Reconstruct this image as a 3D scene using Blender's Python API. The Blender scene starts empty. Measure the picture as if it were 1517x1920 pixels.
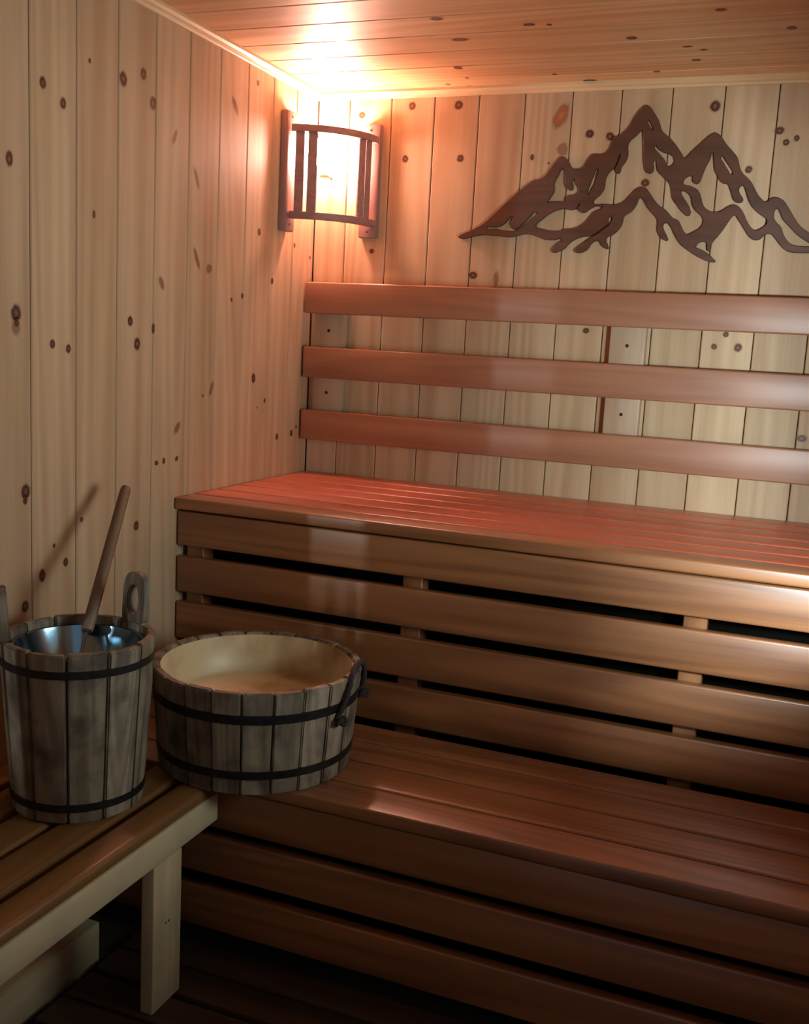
import bpy, bmesh, math, random
from mathutils import Matrix, Vector, noise as mnoise
random.seed(7)

# ------------------------------------------------------------------ camera
ZO = 0.845                      # calibrated z = 0 is the upper bench top, 0.845 m above the duckboard
CAM = Vector((1.40305, -2.79816, 0.39938 + ZO))
RX = Vector((0.92970546, 0.36440776, 0.05342981))
DN = Vector((0.10852082, -0.13241048, -0.98523637))
FW = Vector((-0.35195311, 0.92177787, -0.16264857))
FPX = 1912.697
sc = bpy.context.scene
COL = sc.collection
cam_d = bpy.data.cameras.new('camera')
cam = bpy.data.objects.new('camera', cam_d); COL.objects.link(cam)
cam.matrix_world = Matrix(((RX.x, -DN.x, -FW.x, CAM.x), (RX.y, -DN.y, -FW.y, CAM.y), (RX.z, -DN.z, -FW.z, CAM.z), (0, 0, 0, 1)))
cam_d.sensor_fit = 'AUTO'; cam_d.sensor_width = 36.0
cam_d.lens = FPX * 36.0 / 1920.0
cam_d.clip_start = 0.02
sc.camera = cam

# ------------------------------------------------------------------ sky, daylight, exposure
vs = sc.view_settings
vs.view_transform = 'Standard'; vs.look = 'None'; vs.gamma = 1.0; vs.use_curve_mapping = False
vs.exposure = 0.02
w = bpy.data.worlds.new('world'); sc.world = w; w.use_nodes = True
bg = w.node_tree.nodes['Background']
bg.inputs['Color'].default_value = (0.75, 0.88, 1.0, 1); bg.inputs['Strength'].default_value = 0.25

def area(name, loc, direction, sx, sy, energy, color):
    l = bpy.data.lights.new(name, 'AREA'); l.shape = 'RECTANGLE'; l.size = sx; l.size_y = sy
    l.energy = energy; l.color = color
    o = bpy.data.objects.new(name, l); COL.objects.link(o)
    o.rotation_euler = Vector(direction).to_track_quat('-Z', 'Y').to_euler(); o.location = loc
    return o
DAY_E, SKY_E, SLIT_E, LAMP_E = 78.0, 78.0, 12.0, 640.0
area('daylight_horizon', (2.29, -1.50, 0.98), (-1, 0, 0), 2.0, 0.72, DAY_E, (0.82, 0.98, 0.97))
area('daylight_sky', (1.87, -1.93, 1.12), (-0.42, 1.1, -0.6), 0.34, 0.13, SKY_E, (0.80, 0.97, 1.0))
area('daylight_slit', (-0.60, -3.40, 1.22), (0.33, 1.0, 0.0), 0.025, 0.50, SLIT_E, (0.86, 0.98, 1.0))

# ------------------------------------------------------------------ helpers
def ray(u, v):
    return FW + RX * ((u - 758.5) / FPX) + DN * ((v - 960.0) / FPX)
def hit(u, v, axis, val):
    d = ray(u, v); t = (val - CAM[axis]) / d[axis]
    return CAM + d * t
WM = {}
def put(name, data, parent=None, W=None, mat=None, kind=None, label=None, cat=None, group=None):
    """links an object with world matrix W under parent"""
    W = W or Matrix.Identity(4)
    o = bpy.data.objects.new(name, data); COL.objects.link(o)
    if parent is not None:
        o.parent = parent; o.matrix_parent_inverse = WM[parent.name].inverted()
    o.matrix_basis = W; WM[o.name] = W.copy()
    if mat is not None and data is not None and len(data.materials) == 0: data.materials.append(mat)
    for k, v in (('kind', kind), ('label', label), ('category', cat), ('group', group)):
        if v: o[k] = v
    return o
def thing(name, label, cat, loc, group=None):
    return put(name, None, None, Matrix.Translation(loc), label=label, cat=cat, group=group)
def mesh_from(bm, name, smooth=None):
    bmesh.ops.recalc_face_normals(bm, faces=bm.faces[:])
    me = bpy.data.meshes.new(name); bm.to_mesh(me); bm.free()
    if smooth is not None:
        for p in me.polygons: p.use_smooth = True
        try: me.set_sharp_from_angle(angle=math.radians(smooth))
        except Exception: pass
    return me
BC = {}
def box_mesh(name, L, Wd, T, bev=0.0, seg=2):
    """L along local x, Wd along local y, T along local z, centred"""
    key = (round(L, 4), round(Wd, 4), round(T, 4), bev, seg, name)
    if key in BC: return BC[key]
    bm = bmesh.new(); bmesh.ops.create_cube(bm, size=1.0)
    bmesh.ops.scale(bm, vec=(L, Wd, T), verts=bm.verts[:])
    if bev > 0:
        bmesh.ops.bevel(bm, geom=bm.edges[:], offset=bev, segments=seg, profile=0.5, affect='EDGES')
    me = mesh_from(bm, name, 35 if bev else None)
    BC[key] = me
    return me
AX = {'x': Matrix.Identity(4),
      'y': Matrix.Rotation(math.radians(90), 4, 'Z'),
      'z': Matrix(((0, 0, -1, 0), (0, 1, 0, 0), (1, 0, 0, 0), (0, 0, 0, 1))),      # local x -> world z, y -> y
      'zx': Matrix(((0, 1, 0, 0), (0, 0, 1, 0), (1, 0, 0, 0), (0, 0, 0, 1)))}      # local x -> z, y -> x, z -> y
AXV = Matrix(((1, 0, 0, 0), (0, 0, -1, 0), (0, 1, 0, 0), (0, 0, 0, 1)))            # x along x, width along z
AYV = Matrix(((0, 0, 1, 0), (1, 0, 0, 0), (0, 1, 0, 0), (0, 0, 0, 1)))             # x along y, width along z, thickness along x
def board(name, mn, mx, along, mat, parent, bev=0.003, seg=2, kind=None, label=None, cat=None):
    """box between mn and mx; local x (the grain) runs along the given axis, local y the wider rest"""
    c = Vector([(a + b) / 2 for a, b in zip(mn, mx)]); s = [b - a for a, b in zip(mn, mx)]
    if along == 'x':
        R, d = (AX['x'], (s[0], s[1], s[2])) if s[1] >= s[2] else (AXV, (s[0], s[2], s[1]))
    elif along == 'y':
        R, d = (AX['y'], (s[1], s[0], s[2])) if s[0] >= s[2] else (AYV, (s[1], s[2], s[0]))
    else:
        R, d = (AX['z'], (s[2], s[1], s[0])) if s[1] >= s[0] else (AX['zx'], (s[2], s[0], s[1]))
    me = box_mesh(name, d[0], d[1], d[2], bev, seg)
    if len(me.materials) and me.materials[0] != mat:
        me = me.copy(); me.materials.clear()
    return put(name, me, parent, Matrix.Translation(c) @ R, mat, kind, label, cat)

def srgb(r, g, b):
    f = lambda c: (c / 255 / 12.92) if c <= 10 else ((c / 255 + 0.055) / 1.055) ** 2.4
    return (f(r), f(g), f(b), 1.0)

# ------------------------------------------------------------------ materials
def new_mat(name):
    m = bpy.data.materials.new(name); m.use_nodes = True
    nt = m.node_tree
    return m, nt, nt.nodes, nt.links, nt.nodes['Principled BSDF']
def wood(name, light, dark, rough=0.45, gscale=1.0, var=0.12, contrast=1.0, bump=0.15, stain=None, spec=0.5, coat=0.0, ring=0.16):
    m, nt, N, L, P = new_mat(name)
    tc = N.new('ShaderNodeTexCoord'); oi = N.new('ShaderNodeObjectInfo')
    rnd = N.new('ShaderNodeVectorMath'); rnd.operation = 'SCALE'; rnd.inputs[0].default_value = (7.3, 11.1, 5.7)
    L.new(oi.outputs['Random'], rnd.inputs['Scale'])
    add = N.new('ShaderNodeVectorMath'); add.operation = 'ADD'
    L.new(tc.outputs['Object'], add.inputs[0]); L.new(rnd.outputs[0], add.inputs[1])
    mp = N.new('ShaderNodeMapping'); mp.inputs['Scale'].default_value = (0.55 * gscale, 9 * gscale, 9 * gscale)
    L.new(add.outputs[0], mp.inputs['Vector'])
    n1 = N.new('ShaderNodeTexNoise'); n1.inputs['Scale'].default_value = 1.6; n1.inputs['Detail'].default_value = 3
    L.new(mp.outputs[0], n1.inputs['Vector'])
    # growth rings: contour lines of a stretched noise
    nr = N.new('ShaderNodeTexNoise'); nr.inputs['Scale'].default_value = 0.75; nr.inputs['Detail'].default_value = 0.5
    L.new(mp.outputs[0], nr.inputs['Vector'])
    w1 = N.new('ShaderNodeMath'); w1.operation = 'MULTIPLY'; w1.inputs[1].default_value = 62.0; L.new(nr.outputs['Fac'], w1.inputs[0])
    w2 = N.new('ShaderNodeMath'); w2.operation = 'SINE'; L.new(w1.outputs[0], w2.inputs[0])
    wv = N.new('ShaderNodeMath'); wv.operation = 'MULTIPLY_ADD'; wv.inputs[1].default_value = 0.5; wv.inputs[2].default_value = 0.5; L.new(w2.outputs[0], wv.inputs[0])
    mp2 = N.new('ShaderNodeMapping'); mp2.inputs['Scale'].default_value = (4 * gscale, 190 * gscale, 190 * gscale)
    L.new(add.outputs[0], mp2.inputs['Vector'])
    n2 = N.new('ShaderNodeTexNoise'); n2.inputs['Scale'].default_value = 1.0; n2.inputs['Detail'].default_value = 2
    L.new(mp2.outputs[0], n2.inputs['Vector'])
    a = N.new('ShaderNodeMath'); a.operation = 'MULTIPLY'; a.inputs[1].default_value = ring; L.new(wv.outputs[0], a.inputs[0])
    b = N.new('ShaderNodeMath'); b.operation = 'MULTIPLY_ADD'; b.inputs[1].default_value = 0.70; L.new(n1.outputs['Fac'], b.inputs[0]); L.new(a.outputs[0], b.inputs[2])
    c = N.new('ShaderNodeMath'); c.operation = 'MULTIPLY_ADD'; c.inputs[1].default_value = 0.22; L.new(n2.outputs['Fac'], c.inputs[0]); L.new(b.outputs[0], c.inputs[2])
    cr = N.new('ShaderNodeValToRGB')
    cr.color_ramp.elements[0].position = 0.54 - 0.20 / contrast; cr.color_ramp.elements[0].color = light
    cr.color_ramp.elements[1].position = 0.54 + 0.26 / contrast; cr.color_ramp.elements[1].color = dark
    L.new(c.outputs[0], cr.inputs['Fac'])
    col = cr.outputs['Color']
    if stain:
        ns = N.new('ShaderNodeTexNoise'); ns.inputs['Scale'].default_value = stain[1]; ns.inputs['Detail'].default_value = 4
        L.new(add.outputs[0], ns.inputs['Vector'])
        rs = N.new('ShaderNodeValToRGB'); rs.color_ramp.elements[0].position = 0.46; rs.color_ramp.elements[1].position = 0.68
        L.new(ns.outputs['Fac'], rs.inputs['Fac'])
        mxs = N.new('ShaderNodeMix'); mxs.data_type = 'RGBA'; mxs.inputs['B'].default_value = stain[0]
        k = N.new('ShaderNodeMath'); k.operation = 'MULTIPLY'; k.inputs[1].default_value = stain[2]; L.new(rs.outputs['Color'], k.inputs[0])
        L.new(k.outputs[0], mxs.inputs['Factor']); L.new(col, mxs.inputs['A']); col = mxs.outputs['Result']
    hsv = N.new('ShaderNodeHueSaturation')
    mr = N.new('ShaderNodeMapRange'); mr.inputs['To Min'].default_value = 1 - var; mr.inputs['To Max'].default_value = 1 + var
    L.new(oi.outputs['Random'], mr.inputs['Value']); L.new(mr.outputs[0], hsv.inputs['Value']); L.new(col, hsv.inputs['Color'])
    L.new(hsv.outputs['Color'], P.inputs['Base Color'])
    P.inputs['Roughness'].default_value = rough
    P.inputs['Specular IOR Level'].default_value = spec
    if coat: P.inputs['Coat Weight'].default_value = coat; P.inputs['Coat Roughness'].default_value = 0.38
    bp = N.new('ShaderNodeBump'); bp.inputs['Strength'].default_value = bump; bp.inputs['Distance'].default_value = 0.001
    L.new(c.outputs[0], bp.inputs['Height']); L.new(bp.outputs[0], P.inputs['Normal'])
    return m
def plain(name, col, rough=0.5, metal=0.0, nz=0.0, nscale=40, col2=None):
    m, nt, N, L, P = new_mat(name)
    P.inputs['Base Color'].default_value = col; P.inputs['Roughness'].default_value = rough; P.inputs['Metallic'].default_value = metal
    tc = N.new('ShaderNodeTexCoord'); n = N.new('ShaderNodeTexNoise'); n.inputs['Scale'].default_value = nscale; n.inputs['Detail'].default_value = 3
    L.new(tc.outputs['Object'], n.inputs['Vector'])
    if col2:
        mx = N.new('ShaderNodeMix'); mx.data_type = 'RGBA'; mx.inputs['A'].default_value = col; mx.inputs['B'].default_value = col2
        L.new(n.outputs['Fac'], mx.inputs['Factor']); L.new(mx.outputs['Result'], P.inputs['Base Color'])
    if nz:
        bp = N.new('ShaderNodeBump'); bp.inputs['Strength'].default_value = nz; bp.inputs['Distance'].default_value = 0.002
        L.new(n.outputs['Fac'], bp.inputs['Height']); L.new(bp.outputs[0], P.inputs['Normal'])
    return m

M_pine = wood('pine_panel', srgb(197, 167, 134), srgb(168, 132, 97), rough=0.55, var=0.07, bump=0.08, spec=0.3)
M_ceil = wood('pine_ceiling', srgb(214, 172, 126), srgb(180, 128, 84), rough=0.5, var=0.08, bump=0.08)
M_trim = wood('pale_trim', srgb(216, 186, 146), srgb(196, 160, 116), rough=0.4, var=0.03)
M_bench = wood('bench_wood', srgb(164, 106, 64), srgb(120, 72, 40), rough=0.42, gscale=1.3, var=0.07, bump=0.12, spec=0.7, coat=0.7, contrast=1.4)
M_btop_lit = wood('bench_top_lamplit', srgb(198, 98, 62), srgb(164, 74, 44), rough=0.42, gscale=1.3, var=0.06, bump=0.1, spec=0.7, coat=0.7)  # reddish bench wood with the lamp's glow put into the colour
M_back = wood('backrest_wood', srgb(166, 116, 88), srgb(142, 92, 66), rough=0.4, gscale=1.2, var=0.04, bump=0.08)
M_rail_lit = wood('rail_wood_daylit', srgb(214, 197, 158), srgb(184, 160, 120), rough=0.45, gscale=1.2, var=0.04, bump=0.1, stain=(srgb(166, 156, 134), 9.0, 0.5))  # daylight on the side faces put into the colour; grey stain is wear
M_side_shaded = wood('side_bench_shaded', srgb(142, 102, 58), srgb(110, 74, 38), rough=0.42, gscale=1.2, var=0.06, bump=0.1)  # side bench wood darkened: shade on the slat tops put into the colour
M_gapshade = plain('gap_shade_black', srgb(13, 11, 9), 0.95)  # black for the added panels that stand in for shade under the benches
M_gapshade.node_tree.nodes['Principled BSDF'].inputs['Specular IOR Level'].default_value = 0.0
M_post = wood('post_wood', srgb(186, 160, 134), srgb(160, 130, 100), rough=0.45, var=0.03)
M_floorw = wood('duckboard_wood', srgb(80, 56, 40), srgb(46, 33, 24), rough=0.6, gscale=1.3, var=0.15)
M_stave = wood('weathered_stave', srgb(146, 132, 110), srgb(84, 70, 54), rough=0.62, gscale=2.2, var=0.18, contrast=1.2, bump=0.4, stain=(srgb(52, 40, 32), 14.0, 0.75))
M_handle = wood('ladle_wood', srgb(124, 104, 84), srgb(90, 70, 54), rough=0.55, gscale=2.0, var=0.02)
M_mount = wood('dark_cutout_wood', srgb(96, 56, 34), srgb(70, 38, 24), rough=0.5, gscale=1.0, var=0.0, bump=0.05)
M_shade = wood('shade_wood', srgb(160, 126, 120), srgb(124, 94, 90), rough=0.5, gscale=2.0, var=0.05)
M_band = plain('hoop_steel', srgb(58, 56, 56), 0.45, 0.75, 0.2, 60, srgb(36, 32, 32))
M_steel_sky = plain('bowl_steel_sky', srgb(138, 166, 184), 0.16, 1.0, 0.06, 60)  # neutral steel; blue sky reflection tinted into the base colour
M_rope = plain('dark_rope', srgb(40, 32, 30), 0.9, 0.0, 0.6, 220)
M_dark = plain('dark_screw', srgb(30, 22, 20), 0.6, 0.3)
M_back_slab = plain('wall_backing', srgb(70, 48, 32), 0.9)
M_iron = plain('heater_iron', srgb(48, 48, 50), 0.5, 0.6, 0.1, 80)
M_stone = plain('heater_stone', srgb(96, 92, 88), 0.9, 0.0, 0.6, 30, srgb(60, 58, 56))

def liner_mat():
    m, nt, N, L, P = new_mat('cream_liner')
    tc = N.new('ShaderNodeTexCoord'); n = N.new('ShaderNodeTexNoise'); n.inputs['Scale'].default_value = 7.0; n.inputs['Detail'].default_value = 5
    L.new(tc.outputs['Object'], n.inputs['Vector'])
    cr = N.new('ShaderNodeValToRGB')
    cr.color_ramp.elements[0].position = 0.48; cr.color_ramp.elements[0].color = srgb(204, 186, 146)
    cr.color_ramp.elements[1].position = 0.72; cr.color_ramp.elements[1].color = srgb(148, 110, 68)
    L.new(n.outputs['Fac'], cr.inputs['Fac']); L.new(cr.outputs['Color'], P.inputs['Base Color'])
    P.inputs['Roughness'].default_value = 0.4
    return m
M_liner = liner_mat()
def knot_mat(name, centre, ring, halo, opacity=1.0):
    m, nt, N, L, P = new_mat(name)
    tc = N.new('ShaderNodeTexCoord'); oi = N.new('ShaderNodeObjectInfo')
    ln = N.new('ShaderNodeVectorMath'); ln.operation = 'LENGTH'; L.new(tc.outputs['Object'], ln.inputs[0])
    sca = N.new('ShaderNodeVectorMath'); sca.operation = 'SCALE'; sca.inputs[0].default_value = (9.1, 4.7, 3.3); L.new(oi.outputs['Random'], sca.inputs['Scale'])
    ad = N.new('ShaderNodeVectorMath'); L.new(tc.outputs['Object'], ad.inputs[0]); L.new(sca.outputs[0], ad.inputs[1])
    n = N.new('ShaderNodeTexNoise'); n.inputs['Scale'].default_value = 2.2; n.inputs['Detail'].default_value = 3; L.new(ad.outputs[0], n.inputs['Vector'])
    r = N.new('ShaderNodeMath'); r.operation = 'MULTIPLY_ADD'; r.inputs[1].default_value = 0.34; L.new(n.outputs['Fac'], r.inputs[0]); L.new(ln.outputs['Value'], r.inputs[2])
    cr = N.new('ShaderNodeValToRGB'); e = cr.color_ramp.elements
    e[0].position = 0.22; e[0].color = centre; e[1].position = 0.50; e[1].color = ring
    x = e.new(0.66); x.color = ring; x = e.new(0.82); x.color = halo
    L.new(r.outputs[0], cr.inputs['Fac']); L.new(cr.outputs['Color'], P.inputs['Base Color']); P.inputs['Roughness'].default_value = 0.5
    al = N.new('ShaderNodeValToRGB'); e = al.color_ramp.elements
    e[0].position = 0.68; e[0].color = (1, 1, 1, 1); e[1].position = 1.1; e[1].color = (0, 0, 0, 1)
    e[1].position = 1.0
    x = e.new(0.80); x.color = (0.35, 0.35, 0.35, 1)
    L.new(r.outputs[0], al.inputs['Fac'])
    op = N.new('ShaderNodeMath'); op.operation = 'MULTIPLY'; op.inputs[1].default_value = opacity; L.new(al.outputs['Color'], op.inputs[0]); L.new(op.outputs[0], P.inputs['Alpha'])
    return m
M_knot = knot_mat('knot_dark', srgb(140, 84, 52), srgb(66, 34, 20), srgb(150, 96, 58))
M_knot2 = knot_mat('knot_amber', srgb(176, 100, 56), srgb(150, 84, 46), srgb(168, 112, 70))
M_knot3 = knot_mat('knot_smear', srgb(158, 108, 74), srgb(150, 100, 68), srgb(170, 122, 86), 0.6)

def glow_mat():
    m, nt, N, L, P = new_mat('lamp_glass')
    P.inputs['Base Color'].default_value = (1, 0.9, 0.8, 1)
    P.inputs['Emission Color'].default_value = (1.0, 0.53, 0.42, 1); P.inputs['Emission Strength'].default_value = LAMP_E
    return m
M_glow = glow_mat()
def pane_mat():
    m, nt, N, L, P = new_mat('window_glass')
    N.remove(P)
    out = N['Material Output']
    t = N.new('ShaderNodeBsdfTransparent'); g = N.new('ShaderNodeBsdfGlossy'); g.inputs['Roughness'].default_value = 0.03
    mx = N.new('ShaderNodeMixShader'); mx.inputs[0].default_value = 0.06
    L.new(t.outputs[0], mx.inputs[1]); L.new(g.outputs[0], mx.inputs[2]); L.new(mx.outputs[0], out.inputs['Surface'])
    return m
M_pane = pane_mat()

# ------------------------------------------------------------------ room shell
H = 1.1 + ZO
XR, YF = 1.64, -2.394
FB = -0.03                     # concrete floor under the duckboard
PT = 0.014                     # plank thickness
def slab(name, mn, mx, mat=M_back_slab, kind='structure', parent=None, label=None):
    c = Vector([(a + b) / 2 for a, b in zip(mn, mx)]); s = [b - a for a, b in zip(mn, mx)]
    bm = bmesh.new(); bmesh.ops.create_cube(bm, size=1.0, matrix=Matrix.Translation(c) @ Matrix.Diagonal((*s, 1)))
    return put(name, mesh_from(bm, name), parent, None, mat, kind, label)
def slab_multi(name, boxes, mat):
    bm = bmesh.new()
    for mn, mx in boxes:
        c = Vector([(a + b) / 2 for a, b in zip(mn, mx)]); s = [b - a for a, b in zip(mn, mx)]
        bmesh.ops.create_cube(bm, size=1.0, matrix=Matrix.Translation(c) @ Matrix.Diagonal((*s, 1)))
    return put(name, mesh_from(bm, name), None, None, mat, 'structure')
def wall_with_hole(name, axis, a0, a1, s0, s1, hole):
    """slab normal to axis between a0..a1, spans s0..s1 in the other horizontal axis, floor to ceiling, with a hole (u0,u1,z0,z1)"""
    def bx(u0, u1, z0, z1):
        return ((a0, u0, z0), (a1, u1, z1)) if axis == 0 else ((u0, a0, z0), (u1, a1, z1))
    if not hole: return slab_multi(name, [bx(s0, s1, FB, H + 0.03)], M_back_slab)
    u0, u1, z0, z1 = hole
    return slab_multi(name, [bx(s0, u0, FB, H + 0.03), bx(u1, s1, FB, H + 0.03), bx(u0, u1, FB, z0), bx(u0, u1, z1, H + 0.03)], M_back_slab)

floor = slab('floor', (-0.02, YF - 0.1, FB - 0.06), (XR + 0.1, 0.02 + 0.06, FB), plain('concrete', srgb(70, 62, 54), 0.85, 0, 0.3, 30, srgb(50, 44, 40)))
floor['label'] = 'dark concrete floor under the duckboard'
HOLE_L = (-1.995, -1.729, 0.62, 1.72)
HOLE_R = (-1.463, -0.931, 0.825, 1.46)
DOOR = 0.90                             # the front wall ends here: open doorway the photo is taken from
wall_left = wall_with_hole('wall_left', 0, -PT - 0.006, -PT, YF, 0.02, HOLE_L)
wall_back = slab_multi('wall_back', [((-PT, PT, FB), (XR + 0.02, PT + 0.05, H + 0.03))], M_back_slab)
wall_right = wall_with_hole('wall_right', 0, XR + PT, XR + PT + 0.006, YF, 0.02, HOLE_R)
f0, f1 = YF - PT - 0.006, YF - PT
wall_front = slab_multi('wall_front', [((-PT, f0, FB), (DOOR, f1, H + 0.03))], M_back_slab)
ceiling = slab_multi('ceiling', [((-PT, YF - PT, H + PT), (XR + PT, PT, H + PT + 0.05))], M_back_slab)
wall_left['label'] = 'left wall of vertical knotty pine planks'
wall_back['label'] = 'back wall of vertical knotty pine planks behind the benches'
ceiling['label'] = 'ceiling of long pine planks'

G = 0.0012
def plank_edges(vals): return list(zip(vals[:-1], vals[1:]))
planks = {'L': [], 'B': [], 'C': []}
eL = [-0.133 * k for k in range(0, 19)]
for a, b in plank_edges(eL):            # a > b
    spans = [(FB, H)]
    if b < HOLE_L[1] - 0.01 and a > HOLE_L[0] + 0.01: spans = [(FB, HOLE_L[2]), (HOLE_L[3], H)]
    for z0, z1 in spans:
        o = board('plank', (-PT, b + G, z0), (0, a - G, z1), 'z', M_pine, wall_left, 0.0022, 1)
        planks['L'].append((b, a, o))
eB = [0.0, 0.1003] + [0.1003 + 0.1295 * k for k in range(1, 17)]
eB = [e for e in eB if e < XR - 0.03] + [XR]
for a, b in plank_edges(eB):
    o = board('plank', (a + G, 0, FB), (b - G, PT, H), 'z', M_pine, wall_back, 0.0022, 1)
    planks['B'].append((a, b, o))
for a, b in plank_edges(eL):
    spans = [(FB, H)]
    if b < HOLE_R[1] - 0.01 and a > HOLE_R[0] + 0.01: spans = [(FB, HOLE_R[2]), (HOLE_R[3], H)]
    for z0, z1 in spans:
        board('plank', (XR, b + G, z0), (XR + PT, a - G, z1), 'z', M_pine, wall_right, 0.0022, 1)
ef = [DOOR * k / 7 for k in range(8)]
for a, b in plank_edges(ef):
    board('plank', (a + G, YF - PT, FB), (b - G, YF, H), 'z', M_pine, wall_front, 0.0022, 1)
eC = [0.0, -0.085] + [-0.085 - 0.1285 * k for k in range(1, 27)]
eC = [e for e in eC if e > YF + 0.03] + [YF]
for a, b in plank_edges(eC):
    o = board('plank', (0, b + G, H), (XR, a - G, H + PT), 'x', M_ceil, ceiling, 0.0022, 1)
    planks['C'].append((b, a, o))

# cornice trims
def trim_mesh(name, L):
    prof = [(0, 0), (0.021, 0), (0.021, -0.007), (0.018, -0.010), (0.016, -0.012), (0.010, -0.015), (0.008, -0.019), (0.006, -0.021), (0, -0.021)]
    bm = bmesh.new(); rows = []
    for x in (0, L): rows.append([bm.verts.new((x, p[0], p[1])) for p in prof])
    n = len(prof)
    for i in range(n): bm.faces.new((rows[0][i], rows[0][(i + 1) % n], rows[1][(i + 1) % n], rows[1][i]))
    bm.faces.new(rows[0]); bm.faces.new(rows[1][::-1])
    return mesh_from(bm, name)
put('trim_1', trim_mesh('trim', -YF), None, Matrix.Translation((0, 0, H)) @ Matrix(((0, 1, 0, 0), (-1, 0, 0, 0), (0, 0, 1, 0), (0, 0, 0, 1))), M_trim, 'structure', 'pale moulding between left wall and ceiling')
put('trim_2', trim_mesh('trim', XR - 0.0), None, Matrix.Translation((0, 0, H)) @ Matrix(((1, 0, 0, 0), (0, -1, 0, 0), (0, 0, 1, 0), (0, 0, 0, 1))), M_trim, 'structure', 'pale moulding between back wall and ceiling')

# windows (both outside the frame; they let in the daylight)
def window(name, axis, d0, d1, hole, label):
    u0, u1, z0, z1 = hole
    def bx(a, b, c, d, e, f): return ((a, c, e), (b, d, f)) if axis == 0 else ((c, a, e), (d, b, f))
    bm = bmesh.new(); t = 0.010
    for mn, mx in (bx(d0, d1, u0, u0 + t, z0, z1), bx(d0, d1, u1 - t * 0.3, u1, z0, z1), bx(d0, d1, u0 + t, u1 - t * 0.3, z0, z0 + t), bx(d0, d1, u0 + t, u1 - t * 0.3, z1 - t, z1)):
        c = Vector([(a + b) / 2 for a, b in zip(mn, mx)]); s = [b - a for a, b in zip(mn, mx)]
        bmesh.ops.create_cube(bm, size=1.0, matrix=Matrix.Translation(c) @ Matrix.Diagonal((*s, 1)))
    wo = put(name, mesh_from(bm, name), None, None, M_trim, 'structure', label)
    dm = (d0 + d1) / 2
    mn, mx = bx(dm - 0.0015, dm + 0.0015, u0 + t, u1 - t * 0.3, z0 + t, z1 - t)
    slab('pane', mn, mx, M_pane, None, wo)
window('window_1', 0, XR + 0.002, XR + PT + 0.006, HOLE_R, 'square window in the right wall beside the benches')
window('window_2', 0, -PT - 0.006, -0.002, HOLE_L, 'tall narrow window in the left wall')

# ------------------------------------------------------------------ knots in the planks
kd_me = None
def knot_disc():
    global kd_me
    if kd_me is None:
        bm = bmesh.new(); bmesh.ops.create_circle(bm, cap_ends=True, segments=20, radius=1.0)
        kd_me = {}
        base = mesh_from(bm, 'knot')
        for m in (M_knot, M_knot2, M_knot3):
            k = base.copy(); k.materials.append(m); kd_me[m.name] = k
    return kd_me
def knot(u, v, wall, rx, ry, ang=0.0, mat=M_knot):
    """a flush branch knot where the photo shows it: u,v on the wall plane; rx,ry half sizes in metres; ang turns it"""
    if wall == 'L':
        p = hit(u, v, 0, 0.0); key = p.y; R = Matrix(((0, 0, 1, 0), (1, 0, 0, 0), (0, 1, 0, 0), (0, 0, 0, 1))); off = Vector((0.0004, 0, 0))
    elif wall == 'B':
        p = hit(u, v, 1, 0.0); key = p.x; R = Matrix(((1, 0, 0, 0), (0, 0, -1, 0), (0, 1, 0, 0), (0, 0, 0, 1))); off = Vector((0, -0.0004, 0))
    else:
        p = hit(u, v, 2, H); key = p.y; R = Matrix(((1, 0, 0, 0), (0, -1, 0, 0), (0, 0, -1, 0), (0, 0, 0, 1))); off = Vector((0, 0, -0.0004))
    if mat is M_knot3: off = off * 0.5
    par = None
    for a, b, o in planks[wall]:
        if a <= key < b: par = o; lo, hi = a, b
    if par is None: return
    W = Matrix.Translation(p + off) @ R @ Matrix.Rotation(math.radians(ang), 4, 'Z') @ Matrix.Diagonal((rx, ry, 1, 1))
    put('knot', knot_disc()[mat.name], par, W)
K = 1.7          # disc is larger than the dark heart
def kl(u, v, r, e=1.25, ang=0, mat=M_knot):
    knot(u, v, 'L', r * K * 0.00135, r * K * e * 0.00135, ang, mat)
for t in [(80, 155, 6), (118, 194, 6), (17, 297, 6, 1.6), (168, 114, 2.6), (176, 402, 3.2, 1.6), (231, 148, 8), (269, 139, 6.5), (287, 194, 7.5),
          (484, 156, 4), (486, 435, 5), (552, 460, 3.5), (581, 483, 3), (392, 504, 9, .9, 20, M_knot3), (30, 587, 8.5), (31, 606, 4), (98, 645, 5), (128, 654, 5),
          (244, 602, 6), (257, 645, 7.5), (287, 616, 4, 2), (510, 527, 4.5), (454, 555, 4), (434, 562, 3), (475, 709, 6.5, 1.3), (496, 751, 3.5), (482, 764, 2),
          (519, 819, 5), (546, 812, 5), (555, 800, 3), (293, 868, 5, .8), (307, 864, 4), (331, 860, 5, .8, 30), (380, 742, 2.5), (48, 922, 8), (47, 939, 4),
          (153, 974, 3), (101, 1023, 2.6), (255, 986, 6, 1.3), (123, 1054, 5), (79, 1079, 6, 1.5), (47, 1137, 6.5)]:
    kl(*t)
for u, v, rx, ry, a in [(328, 257, 5, 17, -25), (369, 335, 6, 24, 25), (441, 198, 7, 22, 35), (369, 485, 6, 26, 28), (303, 531, 7, 15, 30), (332, 802, 7, 16, -40), (396, 729, 6, 18, -25),
                        (30, 612, 9, 16, 0)]:
    knot(u, v, 'L', rx * 0.0019, ry * 0.0017, a, M_knot3)
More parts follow.
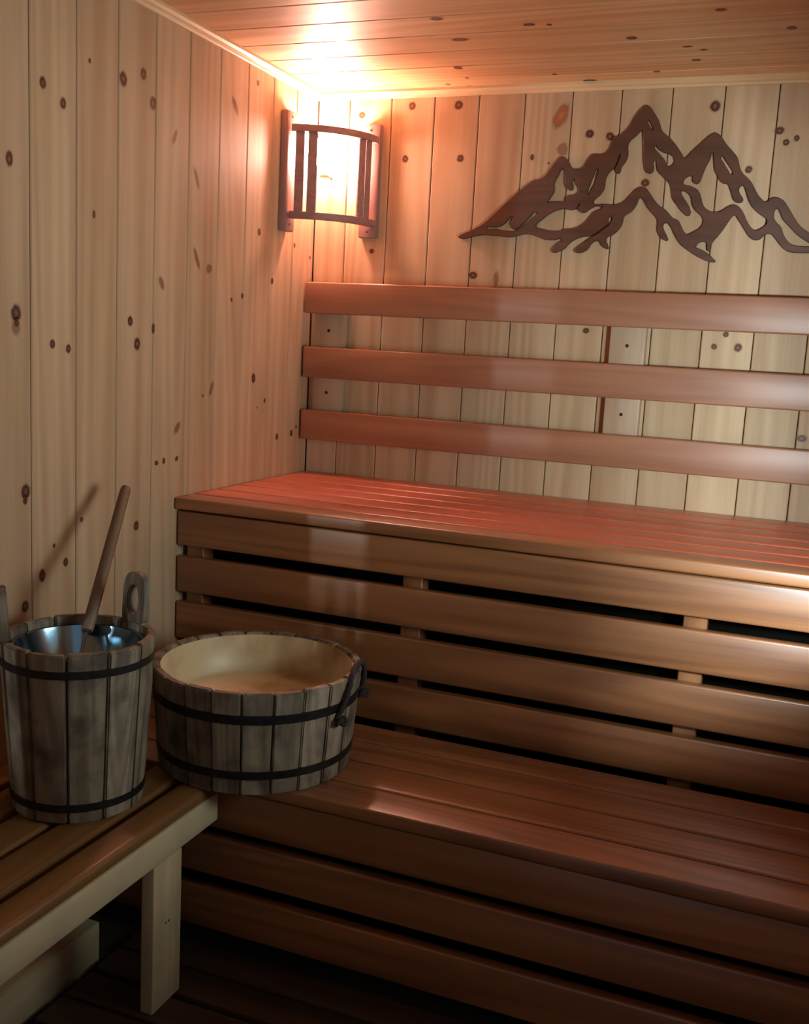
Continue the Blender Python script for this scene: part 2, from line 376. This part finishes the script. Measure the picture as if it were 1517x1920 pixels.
for u, v, r, e in [(773, 199, 5.5, 1.1), (860, 197, 6.5, 1), (679, 216, 5.5, 1), (760, 298, 5, 1.1), (863, 297, 5.5, 1), (697, 471, 4, 1), (887, 516, 7, .8),
                   (1106, 251, 6, 1), (1144, 256, 6, 1), (998, 295, 3, 1.5), (1029, 306, 1.8, 1), (1210, 343, 6, 1), (1341, 199, 7, 1.1), (1462, 245, 6.5, .8), (1474, 267, 4.5, 1), (1494, 259, 3.6, 1.2),
                   (1404, 318, 5, 1), (1099, 620, 5, .8), (1361, 627, 4, 1), (1339, 650, 4.2, 1), (1384, 652, 5.5, 1.1), (1503, 822, 7, .7)]:
    knot(u, v, 'B', r * 1.9 * 0.00146, r * 1.9 * e * 0.00146, 0, M_knot)
knot(1052, 218, 'B', 0.026, 0.048, -24, M_knot2)
knot(1055, 280, 'B', 0.024, 0.026, 0, M_knot3)
knot(930, 524, 'B', 0.012, 0.036, 0, M_knot3)
for u, v, rx, ry in [(819, 35, 10, 5), (863, 74, 14, 5), (992, 46, 10, 4), (1030, 46, 4, 3), (1185, 71, 9, 5), (1289, 87, 8, 3), (1306, 112, 8, 4), (1320, 93, 6, 3),
                     (859, 127, 8, 6), (1106, 151, 13, 5), (1485, 52, 7, 5), (595, 109, 10, 5), (1232, 134, 6, 3), (1352, 18, 8, 4), (876, 146, 4, 3), (881, 161, 4, 3), (840, 158, 5, 3), (1040, 139, 5, 3)]:
    knot(u, v, 'C', rx * 0.0021, ry * 0.0036, 0, M_knot)
knot(642, 80, 'C', 0.05, 0.03, 20, M_knot3)

# ------------------------------------------------------------------ benches
def Z(z): return z + ZO
XE = XR - 0.004
# upper bench
ub = thing('upper_bench', 'high reddish slatted sauna bench with louvred board front along back wall', 'bench', (1.1, -0.35, FB))
ye = [-0.7055, -0.621, -0.516, -0.411, -0.306, -0.201, -0.100, -0.004]
for i in range(7):
    board('slat', (0.003, ye[i] + (0.0 if i == 0 else 0.0045), Z(-0.028)), (XE, ye[i + 1] - (0.0045 if i < 6 else 0), Z(0)), 'x', M_bench if i == 0 else M_btop_lit, ub, 0.0045, 3)
for z0, z1 in ((-0.119, -0.033), (-0.236, -0.146), (-0.355, -0.262), (-0.471, -0.378)):
    board('front_board', (0.004, -0.694, Z(z0)), (XE, -0.668, Z(z1)), 'x', M_bench, ub, 0.0045, 3)
for x in (0.016, 0.594, 1.220):
    board('post', (x, -0.667, FB), (x + 0.048, -0.620, Z(-0.029)), 'z', M_bench, ub, 0.002, 1)
    board('bearer', (x, -0.619, Z(-0.10)), (x + 0.048, -0.005, Z(-0.029)), 'y', M_bench, ub, 0.002, 1)
board('gap_shade_panel', (0.004, -0.585, FB), (XE, -0.575, Z(-0.105)), 'x', M_gapshade, ub, 0.0, 1)  # added panel: paints the shade seen between the front boards
# lower bench
lb = thing('lower_bench', 'low reddish slatted sauna bench step in front of the high bench', 'bench', (1.1, -0.93, FB))
ZL = -0.468
for a, b in ((-1.128, -1.040), (-1.033, -0.933), (-0.926, -0.829), (-0.822, -0.735)):
    board('slat', (0.003, a, Z(ZL - 0.028)), (XE, b, Z(ZL)), 'x', M_bench, lb, 0.0045, 3)
for z0, z1 in ((-0.592, -0.504), (-0.697, -0.613), (-0.818, -0.728)):
    board('front_board', (0.004, -1.112, Z(z0)), (XE, -1.086, Z(z1)), 'x', M_bench, lb, 0.0045, 3)
for x in (0.006, 1.58):
    board('post', (x, -1.085, FB), (x + 0.048, -1.040, Z(ZL - 0.029)), 'z', M_bench, lb, 0.002, 1)
    board('bearer', (x, -1.039, Z(ZL - 0.09)), (x + 0.048, -0.735, Z(ZL - 0.029)), 'y', M_bench, lb, 0.002, 1)
board('gap_shade_panel', (0.004, -1.005, FB), (XE, -0.995, Z(ZL - 0.095)), 'x', M_gapshade, lb, 0.0, 1)  # added panel, shade behind the lower boards as black colour
# backrest
br = thing('backrest', 'three horizontal pinkish slats of the backrest above the high bench', 'backrest', (1.1, -0.03, Z(0.1)))
for z0, z1 in ((0.473, 0.563), (0.286, 0.376), (0.102, 0.190)):
    board('slat', (0.008, -0.060, Z(z0)), (XE, -0.032, Z(z1)), 'x', M_back, br, 0.0045, 3)
scr = None
for x in (0.030, 0.905):
    p = board('post', (x, -0.0315, Z(0.125)), (x + 0.094, -0.0006, Z(0.54)), 'z', M_post, br, 0.004, 2)
    for z in (0.425, 0.243):
        if scr is None:
            bm = bmesh.new(); bmesh.ops.create_cone(bm, cap_ends=True, segments=10, radius1=0.0046, radius2=0.0046, depth=0.002)
            scr = mesh_from(bm, 'screw')
        put('screw', scr, p, Matrix.Translation((x + 0.047, -0.0318, Z(z))) @ Matrix.Rotation(math.pi / 2, 4, 'X'), M_dark)
# side bench
sb = thing('side_bench', 'pale wooden slatted bench along left wall carrying the bucket', 'bench', (0.2, -1.8, 0))
SB0, SB1 = -2.385, -1.146
for a, b in ((0.004, 0.062), (0.081, 0.153), (0.172, 0.243), (0.262, 0.333)):
    board('slat', (a, SB0, Z(ZL - 0.026)), (b, SB1, Z(ZL)), 'y', M_side_shaded, sb, 0.004, 2)
board('slat', (0.352, SB0, Z(ZL - 0.026)), (0.412, SB1, Z(ZL)), 'y', M_side_shaded, sb, 0.009, 3)
board('front_rail', (0.384, SB0, Z(-0.552)), (0.412, SB1, Z(ZL - 0.0255)), 'y', M_rail_lit, sb, 0.004, 2)
for y in (-1.360, -2.35):
    lg = board('leg', (0.384, y, 0.0), (0.411, y + 0.09, Z(-0.5525)), 'z', M_rail_lit, sb, 0.003, 2)
    for dy in (0.040, 0.049):
        put('nail', scr, lg, Matrix.Translation((0.4112, y + dy, 0.165)) @ Matrix.Rotation(math.pi / 2, 4, 'Y') @ Matrix.Diagonal((0.45, 0.45, 0.5, 1)))
    board('leg', (0.012, y, 0.0), (0.058, y + 0.09, Z(-0.5525)), 'z', M_rail_lit, sb, 0.003, 2)
    board('bearer', (0.012, y + 0.02, Z(-0.552)), (0.3835, y + 0.06, Z(ZL - 0.0265)), 'x', M_side_shaded, sb, 0.003, 1)
fbm = thing('floor_beam', 'pale squared timber lying on the floor under side bench', 'timber', (0.16, -1.8, FB))
board('beam', (0.10, -2.38, FB), (0.196, -1.232, 0.062), 'y', M_rail_lit, fbm, 0.005, 2)

# duckboard
db = thing('duckboard', 'dark worn slatted duckboard covering the floor before the benches', 'duckboard', (1.2, -2.2, FB))
y = -1.124; i = 0
while y > YF + 0.08:
    board('slat', (0.224, y - 0.075, -0.022), (XE - 0.02, y, 0.0), 'x', M_floorw, db, 0.003, 2)
    y -= 0.075 + (0.008 if i % 2 == 0 else 0.016); i += 1
for x in (0.30, 1.0, 1.5):
    board('runner', (x, y + 0.09, FB), (x + 0.04, -1.13, -0.0225), 'y', M_floorw, db, 0.002, 1)

# ------------------------------------------------------------------ corner lamp
lamp = thing('corner_lamp', 'glowing lamp in the corner behind a curved slatted wooden shade', 'lamp', (0.09, -0.09, Z(0.69)))
board('side_plate', (0.0005, -0.226, Z(0.690)), (0.023, -0.172, Z(1.008)), 'z', M_shade, lamp, 0.004, 2)
board('side_plate', (0.152, -0.023, Z(0.694)), (0.208, -0.0005, Z(1.008)), 'z', M_shade, lamp, 0.004, 2)
A, B = Vector((0.0285, -0.208)), Vector((0.196, -0.0285)); mid = Vector((0.143, -0.150))
def circ3(a, b, c):
    d = 2 * (a.x * (b.y - c.y) + b.x * (c.y - a.y) + c.x * (a.y - b.y))
    ux = (a.length_squared * (b.y - c.y) + b.length_squared * (c.y - a.y) + c.length_squared * (a.y - b.y)) / d
    uy = (a.length_squared * (c.x - b.x) + b.length_squared * (a.x - c.x) + c.length_squared * (b.x - a.x)) / d
    o = Vector((ux, uy)); return o, (a - o).length
LO, LR = circ3(A, B, mid)
a0 = math.atan2(A.y - LO.y, A.x - LO.x); a1 = math.atan2(B.y - LO.y, B.x - LO.x)
def arc_bar(z, hz, r0, r1, t0=0.0, t1=1.0, n=14):
    bm = bmesh.new(); rows = []
    for i in range(n + 1):
        a = a0 + (a1 - a0) * (t0 + (t1 - t0) * i / n); c, s = math.cos(a), math.sin(a)
        rows.append([bm.verts.new((LO.x + r * c, LO.y + r * s, zz)) for r, zz in ((r0, z - hz), (r1, z - hz), (r1, z + hz), (r0, z + hz))])
    for i in range(n):
        for k in range(4): bm.faces.new((rows[i][k], rows[i][(k + 1) % 4], rows[i + 1][(k + 1) % 4], rows[i + 1][k]))
    bm.faces.new(rows[0]); bm.faces.new(rows[-1][::-1])
    bmesh.ops.recalc_face_normals(bm, faces=bm.faces[:])
    es = [e for e in bm.edges if e.is_manifold and e.calc_face_angle(0) > 0.6]
    bmesh.ops.bevel(bm, geom=es, offset=0.0015, segments=1, affect='EDGES')
    return mesh_from(bm, 'bar', 40)
for z in (0.962, 0.733):
    put('cross_bar', arc_bar(Z(z), 0.0095, LR - 0.012, LR + 0.012), lamp, None, M_shade)
for t in (0.085, 0.215, 0.775, 0.875):
    put('shade_slat', arc_bar(Z(0.8475), 0.1065, LR - 0.004, LR + 0.004, t - 0.047, t + 0.047, 3), lamp, None, M_shade)
bm = bmesh.new()
def lathe(bm, prof, seg=32, caps=(True, True)):
    rows = []
    for r, z in prof: rows.append([bm.verts.new((r * math.cos(2 * math.pi * k / seg), r * math.sin(2 * math.pi * k / seg), z)) for k in range(seg)])
    for i in range(len(rows) - 1):
        for k in range(seg): bm.faces.new((rows[i][k], rows[i][(k + 1) % seg], rows[i + 1][(k + 1) % seg], rows[i + 1][k]))
    if caps[0]: bm.faces.new(rows[0][::-1])
    if caps[1]: bm.faces.new(rows[-1])
lathe(bm, [(0.006, 0.052), (0.018, 0.048), (0.028, 0.036), (0.033, 0.018), (0.033, 0.0), (0.029, -0.016), (0.020, -0.028)], 24)
put('bulb', mesh_from(bm, 'bulb', 60), lamp, Matrix.Translation((0.050, -0.050, Z(0.918))), M_glow)
bm = bmesh.new(); lathe(bm, [(0.014, -0.029), (0.016, -0.031), (0.016, -0.056), (0.012, -0.060)], 24)
base = put('socket', mesh_from(bm, 'socket', 40), lamp, Matrix.Translation((0.050, -0.050, Z(0.918))), M_trim)
board('socket_arm', (0.045, -0.044, Z(0.862)), (0.055, -0.0005, Z(0.870)), 'y', M_trim, lamp, 0.002, 1)
for mtx in ((Matrix.Translation((0.0236, -0.200, Z(0.992))) @ Matrix.Rotation(math.pi / 2, 4, 'Y')), (Matrix.Translation((0.0236, -0.200, Z(0.708))) @ Matrix.Rotation(math.pi / 2, 4, 'Y')),
            (Matrix.Translation((0.180, -0.0236, Z(0.990))) @ Matrix.Rotation(math.pi / 2, 4, 'X')), (Matrix.Translation((0.180, -0.0236, Z(0.710))) @ Matrix.Rotation(math.pi / 2, 4, 'X'))):
    put('screw', scr, lamp, mtx @ Matrix.Diagonal((0.7, 0.7, 0.7, 1)))

# ------------------------------------------------------------------ mountain silhouette on the back wall
def c3(*p): return [(840 + x / 6, 180 + y / 6) for x, y in p]
def c4(*p): return [(1040 + x / 6, 180 + y / 6) for x, y in p]
def c5(*p): return [(1277 + x / 6, 180 + y / 6) for x, y in p]
outer = (c3((115, 1580), (160, 1605), (260, 1582), (400, 1562), (600, 1578), (740, 1582), (830, 1556), (920, 1556), (1000, 1580), (1080, 1612), (1200, 1618), (1285, 1610), (1230, 1660), (1165, 1740), (1180, 1760))
         + c4((40, 1748), (100, 1720), (180, 1642), (290, 1588), (400, 1572), (485, 1528), (540, 1480), (595, 1440), (605, 1380), (630, 1346), (648, 1385), (620, 1440), (540, 1510), (440, 1575), (370, 1620), (290, 1680), (222, 1745), (250, 1763), (310, 1757), (370, 1722),
              (420, 1652), (490, 1630), (540, 1692), (600, 1716), (600, 1690), (580, 1600), (640, 1566), (710, 1510), (760, 1430), (780, 1352), (860, 1300), (920, 1220), (965, 1140), (1000, 1170), (1050, 1260), (1100, 1320), (1160, 1400), (1155, 1500), (1180, 1570), (1228, 1620), (1270, 1622),
              (1268, 1590), (1235, 1520), (1220, 1450), (1250, 1426), (1300, 1460), (1350, 1560), (1390, 1630))
         + c5((0, 1672), (100, 1752), (250, 1840), (340, 1868), (385, 1862), (360, 1826), (318, 1784), (230, 1726), (165, 1692), (285, 1646), (292, 1700), (308, 1746), (330, 1716), (350, 1650), (400, 1590), (480, 1490), (540, 1400), (600, 1342), (650, 1400), (720, 1510), (790, 1605), (835, 1620),
              (900, 1600), (930, 1566), (990, 1548), (1050, 1590), (1110, 1670), (1170, 1730), (1230, 1755), (1330, 1765), (1440, 1765), (1560, 1778), (1650, 1765), (1560, 1630), (1440, 1535), (1350, 1470), (1270, 1360), (1200, 1240), (1150, 1172), (1070, 1140), (1010, 1156), (960, 1190),
              (900, 1150), (840, 1060), (800, 980), (750, 920), (690, 860), (660, 790), (640, 700), (590, 630), (510, 540), (450, 450), (400, 415), (350, 430), (230, 530), (120, 630), (42, 696), (10, 650))
         + c4((1380, 570), (1300, 470), (1210, 390), (1170, 270), (1110, 170), (1070, 115), (1030, 105), (970, 150), (900, 240), (850, 330), (790, 400), (720, 450), (655, 470), (640, 530), (605, 610), (560, 650), (430, 655), (380, 710), (330, 790), (290, 815), (200, 810), (150, 730), (100, 680), (60, 690))
         + c3((1210, 745), (1130, 850), (1060, 925), (960, 950), (890, 1000), (790, 1075), (650, 1200), (500, 1340), (400, 1430), (270, 1505), (150, 1555)))
holes = [
    c4((90, 815), (115, 980), (145, 1045), (190, 1057), (208, 1035), (203, 935), (240, 990), (272, 1068), (240, 1105), (140, 1130), (115, 1184)) + c3((1310, 1187), (1170, 1188), (1122, 1196), (1150, 1140), (1195, 1060), (1190, 990), (1240, 890)),
    c3((430, 1485), (500, 1475), (580, 1465), (650, 1420), (722, 1355), (710, 1440), (730, 1495), (775, 1488), (860, 1420), (1010, 1310), (950, 1385), (850, 1470), (765, 1518), (680, 1522), (560, 1502)),
    c3((985, 1470), (1050, 1390), (1180, 1300), (1290, 1268)) + c4((110, 1268), (210, 1278), (250, 1250), (285, 1203), (258, 1262), (280, 1300), (340, 1308), (390, 1272), (540, 1245), (440, 1310), (390, 1370), (320, 1440), (230, 1485), (100, 1500)) + c3((1290, 1511), (1140, 1515), (1060, 1492)),
    c4((482, 818), (440, 890), (400, 990), (375, 1060), (375, 1108), (420, 1050), (460, 970), (476, 900)),
    c4((985, 385), (920, 440), (830, 530), (825, 660), (800, 730), (750, 800), (722, 868), (692, 862), (684, 820), (718, 740), (738, 650), (705, 720), (660, 812), (620, 850), (575, 920), (555, 1040), (510, 1110), (435, 1200), (560, 1215), (700, 1218), (780, 1190), (860, 1110), (940, 1035), (1010, 1028), (1070, 1090), (1120, 1165),
       (1180, 1235), (1250, 1280), (1330, 1370), (1390, 1400), (1420, 1460)) + c5((30, 1520), (65, 1555), (150, 1525), (215, 1485), (250, 1420), (240, 1365), (170, 1295), (130, 1225), (115, 1140), (60, 1085), (5, 1070), (10, 1110), (60, 1190), (95, 1260), (100, 1330), (70, 1348), (30, 1318))
    + c4((1420, 1285), (1380, 1230), (1330, 1160), (1315, 1070), (1300, 995), (1230, 920), (1160, 840), (1125, 720), (1110, 840), (1070, 868), (1030, 855), (1010, 780), (1000, 560), (992, 400)),
    c4((1055, 266), (1085, 310), (1102, 388), (1075, 345)),
    c4((1130, 552), (1170, 600), (1230, 635), (1275, 645), (1352, 740), (1270, 795), (1240, 720), (1180, 650)),
    c5((355, 636), (330, 700), (280, 790), (235, 900), (205, 970), (165, 988), (135, 962), (130, 900), (20, 972), (120, 1018), (190, 1058), (220, 1120), (250, 1230), (300, 1280), (380, 1306), (460, 1290), (530, 1245), (600, 1225), (650, 1245), (700, 1310), (750, 1420), (800, 1490), (850, 1510), (900, 1490), (960, 1440), (966, 1390),
       (930, 1360), (850, 1300), (780, 1210), (740, 1100), (702, 1012), (680, 1008), (650, 1050), (670, 1110), (698, 1160), (685, 1190), (640, 1198), (600, 1180), (570, 1100), (550, 1040), (520, 990), (460, 975), (420, 910), (385, 850), (370, 700)),
    c5((455, 680), (510, 740), (550, 800), (578, 884), (530, 830), (480, 750)),
    c5((1080, 1265), (1110, 1300), (1150, 1390), (1230, 1480), (1330, 1580), (1440, 1650), (1500, 1692), (1440, 1695), (1330, 1690), (1230, 1660), (1170, 1590), (1140, 1520), (1135, 1490), (1060, 1400), (1045, 1350)),
]
MT = 0.011
def mountain():
    cu = bpy.data.curves.new('mountain', 'CURVE'); cu.dimensions = '2D'; cu.fill_mode = 'BOTH'
    cu.extrude = MT / 2 - 0.0012; cu.bevel_depth = 0.0012; cu.bevel_resolution = 0; cu.offset = -0.0010
    for poly in [outer] + holes:
        pts = [hit(u, v, 1, -MT) for u, v in poly]
        s = cu.splines.new('BEZIER'); s.bezier_points.add(len(pts) - 1); s.use_cyclic_u = True; s.resolution_u = 3
        for bp_, p in zip(s.bezier_points, pts):
            bp_.co = (p.x, p.z, 0); bp_.handle_left_type = bp_.handle_right_type = 'AUTO'
    tmp = bpy.data.objects.new('tmp_curve', cu); COL.objects.link(tmp)
    dg = bpy.context.evaluated_depsgraph_get()
    me = bpy.data.meshes.new_from_object(tmp.evaluated_get(dg)); me.name = 'mountain'
    bpy.data.objects.remove(tmp); bpy.data.curves.remove(cu)
    me.materials.clear()
    W = Matrix(((1, 0, 0, 0), (0, 0, -1, -MT / 2 - 0.0006), (0, 1, 0, 0), (0, 0, 0, 1)))
    put('mountain_cutout', me, None, W, M_mount, None, 'dark brown wooden mountain range silhouette fixed to back wall', 'wall decor')
mountain()

# ------------------------------------------------------------------ coopered vessels
def stave_mesh(name, R0, R1, z0, z1, half, th, seg=3, bev=0.003):
    """one stave centred on local angle 0, outer radius R0 at z0 to R1 at z1"""
    bm = bmesh.new(); rings = []
    for z, R in ((z0, R0), (z1, R1)):
        row = []
        for k in range(seg + 1):
            a = -half + 2 * half * k / seg; row.append(bm.verts.new((R * math.cos(a), R * math.sin(a), z)))
        for k in range(seg, -1, -1):
            a = -half + 2 * half * k / seg; row.append(bm.verts.new(((R - th) * math.cos(a), (R - th) * math.sin(a), z)))
        rings.append(row)
    n = len(rings[0])
    for k in range(n): bm.faces.new((rings[0][k], rings[0][(k + 1) % n], rings[1][(k + 1) % n], rings[1][k]))
    bm.faces.new(rings[0][::-1]); bm.faces.new(rings[1])
    bmesh.ops.recalc_face_normals(bm, faces=bm.faces[:])
    es = [e for e in bm.edges if e.calc_face_angle(0) > 0.7]
    bmesh.ops.bevel(bm, geom=es, offset=bev, segments=2, affect='EDGES')
    # grain must run along local x: swap x and z
    for v in bm.verts: v.co = Vector((v.co.z, v.co.y, -v.co.x))
    return mesh_from(bm, name, 40)
SW = Matrix(((0, 0, -1, 0), (0, 1, 0, 0), (1, 0, 0, 0), (0, 0, 0, 1)))   # undoes the swap
def hoop(name, Rb, Rt, z0, z1, parent, W, seg=48, t=0.0025):
    bm = bmesh.new(); lathe(bm, [(Rb - 0.002, z0), (Rb + t, z0), (Rt + t, z1), (Rt - 0.002, z1)], seg, (False, False))
    # close inner side
    bm.verts.ensure_lookup_table()
    n = seg
    for k in range(n): bm.faces.new((bm.verts[k], bm.verts[(k + 1) % n], bm.verts[3 * n + (k + 1) % n], bm.verts[3 * n + k]))
    return put(name, mesh_from(bm, name, 40), parent, W, M_band)

# bucket
BX, BY, BZ = 0.221, -1.330, Z(ZL) + 0.0004
BH = -0.152 - ZL
bk = thing('bucket', 'tall weathered wooden stave bucket with ear handles on side bench', 'bucket', (BX, BY, BZ))
Rb, Rt, th = 0.117, 0.136, 0.016
WB = Matrix.Translation((BX, BY, BZ))
nS = 12; half = math.pi / nS - 0.010
sm = [stave_mesh('stave', Rb, Rt, 0, BH, half, th, bev=0.0028), stave_mesh('stave', Rb + 0.0012, Rt + 0.0012, 0.002, BH - 0.002, half - 0.004, th, bev=0.0028)]
EARS = (75, 225)
for k in range(nS):
    a = 15 + 30 * k
    put('stave', sm[k % 2], bk, WB @ Matrix.Rotation(math.radians(a), 4, 'Z') @ SW, M_stave)
def ear_mesh():
    # outline in (width, height); an oval grip hole; bridged front and back, extruded in thickness
    w, h, n = 0.031, 0.098, 32
    out, inn = [], []
    for k in range(n):
        a = 2 * math.pi * k / n
        c, s = math.cos(a), math.sin(a)
        # rounded-top outline by superellipse
        e = 0.72 if s > 0 else 0.25
        x = w * math.copysign(abs(c) ** e, c); zc = h * 0.5 + h * 0.5 * math.copysign(abs(s) ** e, s)
        out.append((x, zc)); inn.append((0.0145 * c, h * 0.46 + 0.029 * s))
    bm = bmesh.new(); T = 0.009; L = []
    for t in (T, -T): L.append(([bm.verts.new((z, x, t)) for x, z in out], [bm.verts.new((z, x, t)) for x, z in inn]))
    for k in range(n):
        j = (k + 1) % n
        bm.faces.new((L[0][0][k], L[0][0][j], L[0][1][j], L[0][1][k])); bm.faces.new((L[1][0][k], L[1][1][k], L[1][1][j], L[1][0][j]))
        bm.faces.new((L[0][0][k], L[1][0][k], L[1][0][j], L[0][0][j])); bm.faces.new((L[0][1][k], L[0][1][j], L[1][1][j], L[1][1][k]))
    bmesh.ops.recalc_face_normals(bm, faces=bm.faces[:])
    es = [e for e in bm.edges if e.calc_face_angle(0) > 0.9]
    bmesh.ops.bevel(bm, geom=es, offset=0.002, segments=2, affect='EDGES')
    return mesh_from(bm, 'ear_handle', 50)
em = ear_mesh()
lean = math.atan2(Rt - Rb, BH)
for a in EARS:
    put('ear_handle', em, bk, WB @ Matrix.Rotation(math.radians(a), 4, 'Z') @ Matrix.Translation((Rt - th / 2 - 0.001, 0, BH - 0.004)) @ Matrix.Rotation(lean, 4, 'Y') @ SW, M_stave)
def rad(z): return Rb + (Rt - Rb) * z / BH
hoop('hoop', rad(BH - 0.044), rad(BH - 0.030), BH - 0.044, BH - 0.030, bk, WB)
hoop('hoop', rad(0.024), rad(0.038), 0.024, 0.038, bk, WB)
bm = bmesh.new(); lathe(bm, [(0.085, 0.012), (0.085, 0.004), (rad(0.004) - th + 0.001, 0.004), (rad(0.012) - th + 0.001, 0.012)], 32, (True, False))
put('bucket_bottom', mesh_from(bm, 'bucket_bottom'), bk, WB, M_stave)
# steel bowl standing in the bucket
bw = BH - 0.017
bm = bmesh.new(); lathe(bm, [(0.0, bw - 0.115), (0.060, bw - 0.114), (0.078, bw - 0.100), (0.112, bw), (0.1165, bw + 0.001), (0.1165, bw - 0.001), (0.1125, bw - 0.003), (0.079, bw - 0.102), (0.060, bw - 0.1165), (0.0, bw - 0.1172)][1:-1], 48, (True, True))
put('steel_bowl', mesh_from(bm, 'steel_bowl', 50), None, WB, M_steel_sky, None, 'shiny steel bowl insert sitting inside the tall bucket', 'bowl')

# ladle
def tube(bm, pts, rads, seg=14, cap=True):
    rows = []; up = Vector((0.31, 0.17, 0.93)).normalized()
    for i, p in enumerate(pts):
        d = (pts[min(i + 1, len(pts) - 1)] - pts[max(i - 1, 0)]).normalized()
        s = d.cross(up).normalized(); t = s.cross(d)
        rows.append([bm.verts.new(p + (s * math.cos(2 * math.pi * k / seg) + t * math.sin(2 * math.pi * k / seg)) * rads[i]) for k in range(seg)])
    for i in range(len(rows) - 1):
        for k in range(seg): bm.faces.new((rows[i][k], rows[i][(k + 1) % seg], rows[i + 1][(k + 1) % seg], rows[i + 1][k]))
    if cap: bm.faces.new(rows[0][::-1]); bm.faces.new(rows[-1])
T1 = Vector((0.083, -1.006, 0.068 + ZO)); T0 = hit(163, 1183, 0, 0.186); ax = (T1 - T0)
ld = thing('ladle', 'long wooden handled ladle leaning out of the tall bucket', 'ladle', T0)
LL = ax.length; q = ax.to_track_quat('X', 'Z').to_matrix().to_4x4()
WLd = Matrix.Translation(T0) @ q
bm = bmesh.new(); tube(bm, [Vector((x, 0, 0)) for x in (0, 0.004, LL * 0.5, LL - 0.012, LL - 0.004, LL)], [0.0095, 0.0115, 0.0115, 0.0112, 0.0095, 0.005])
put('handle', mesh_from(bm, 'handle', 40), ld, WLd, M_handle)
dirn = -ax.normalized(); e1 = T0 + dirn * 0.07
bm = bmesh.new(); tube(bm, [T0 - dirn * 0.01, T0, e1], [0.003, 0.003, 0.003], 8)
put('shank', mesh_from(bm, 'shank', 40), ld, None, M_steel_sky)
bm = bmesh.new(); lathe(bm, [(0.012, -0.026), (0.028, -0.019), (0.036, 0.0), (0.034, 0.0), (0.026, -0.017), (0.012, -0.0235)], 24)
put('scoop', mesh_from(bm, 'scoop', 50), ld, Matrix.Translation(e1 + Vector((0.012, -0.030, 0.0))), M_steel_sky)

# tub
TX, TY, TZ = 0.413, -1.006, Z(ZL) + 0.0004
TH = -0.259 - ZL
tb = thing('wash_tub', 'wide low weathered wooden stave tub with cream lining on bench corner', 'tub', (TX, TY, TZ))
Rb, Rt, th = 0.197, 0.214, 0.017
WT = Matrix.Translation((TX, TY, TZ))
nS = 22; half = math.pi / nS - 0.006
sm = [stave_mesh('stave', Rb, Rt, 0, TH, half, th, 2, 0.0026), stave_mesh('stave', Rb + 0.001, Rt + 0.001, 0.0015, TH - 0.0015, half - 0.003, th, 2, 0.0026)]
for k in range(nS):
    put('stave', sm[k % 2], tb, WT @ Matrix.Rotation(2 * math.pi * (k + 0.3) / nS, 4, 'Z') @ SW, M_stave)
def rad(z): return Rb + (Rt - Rb) * z / TH
hoop('hoop', rad(TH - 0.062), rad(TH - 0.044), TH - 0.062, TH - 0.044, tb, WT, 64)
hoop('hoop', rad(0.034), rad(0.050), 0.034, 0.050, tb, WT, 64)
RL = Rt - th
bm = bmesh.new(); lathe(bm, [(RL - 0.016, TH - 0.090), (RL - 0.009, TH - 0.084), (RL - 0.004, TH - 0.03), (RL - 0.0012, TH - 0.006), (RL + 0.0005, TH - 0.006), (RL - 0.0028, TH - 0.03), (RL - 0.007, TH - 0.088), (RL - 0.016, TH - 0.094)], 64)
put('lining', mesh_from(bm, 'lining', 50), tb, WT, M_liner, label='cream plastic lining with brown stains')
def tp(ang, z, dr=0.0):
    a = math.radians(ang); r = rad(z) + dr
    return Vector((TX + r * math.cos(a), TY + r * math.sin(a), TZ + z))
path = [tp(347, TH - 0.072, 0.004), tp(349, TH - 0.05, 0.009), tp(353, TH - 0.02, 0.009), tp(358, TH + 0.004, 0.002), tp(6, TH + 0.007, -0.006), tp(15, TH + 0.007, -0.006), tp(22, TH + 0.004, 0.002), tp(26, TH - 0.02, 0.009), tp(28, TH - 0.05, 0.009), tp(28, TH - 0.068, 0.004)]
fine = []
for i in range(len(path) - 1):
    p0 = path[max(i - 1, 0)]; p1 = path[i]; p2 = path[i + 1]; p3 = path[min(i + 2, len(path) - 1)]
    for s in range(6):
        t = s / 6
        fine.append(0.5 * ((2 * p1) + (p2 - p0) * t + (2 * p0 - 5 * p1 + 4 * p2 - p3) * t * t + (3 * p1 - p0 - 3 * p2 + p3) * t ** 3))
fine.append(path[-1])
bm = bmesh.new(); tube(bm, fine, [0.0056 + 0.0008 * math.sin(i * 1.9) for i in range(len(fine))], 8)
put('rope', mesh_from(bm, 'rope', 60), tb, None, M_rope)
for ang, z in ((347, TH - 0.078), (28, TH - 0.070)):
    bm = bmesh.new(); n = 48; pts = []
    for i in range(n + 1):
        t = 2 * math.pi * i / n
        pts.append(Vector((math.sin(t) + 2 * math.sin(2 * t), math.cos(t) - 2 * math.cos(2 * t), -1.6 * math.sin(3 * t))) * 0.0036)
    tube(bm, pts, [0.0046] * (n + 1), 8)
    put('rope_knot', mesh_from(bm, 'rope_knot', 60), tb, Matrix.Translation(tp(ang, z, 0.012)), M_rope)
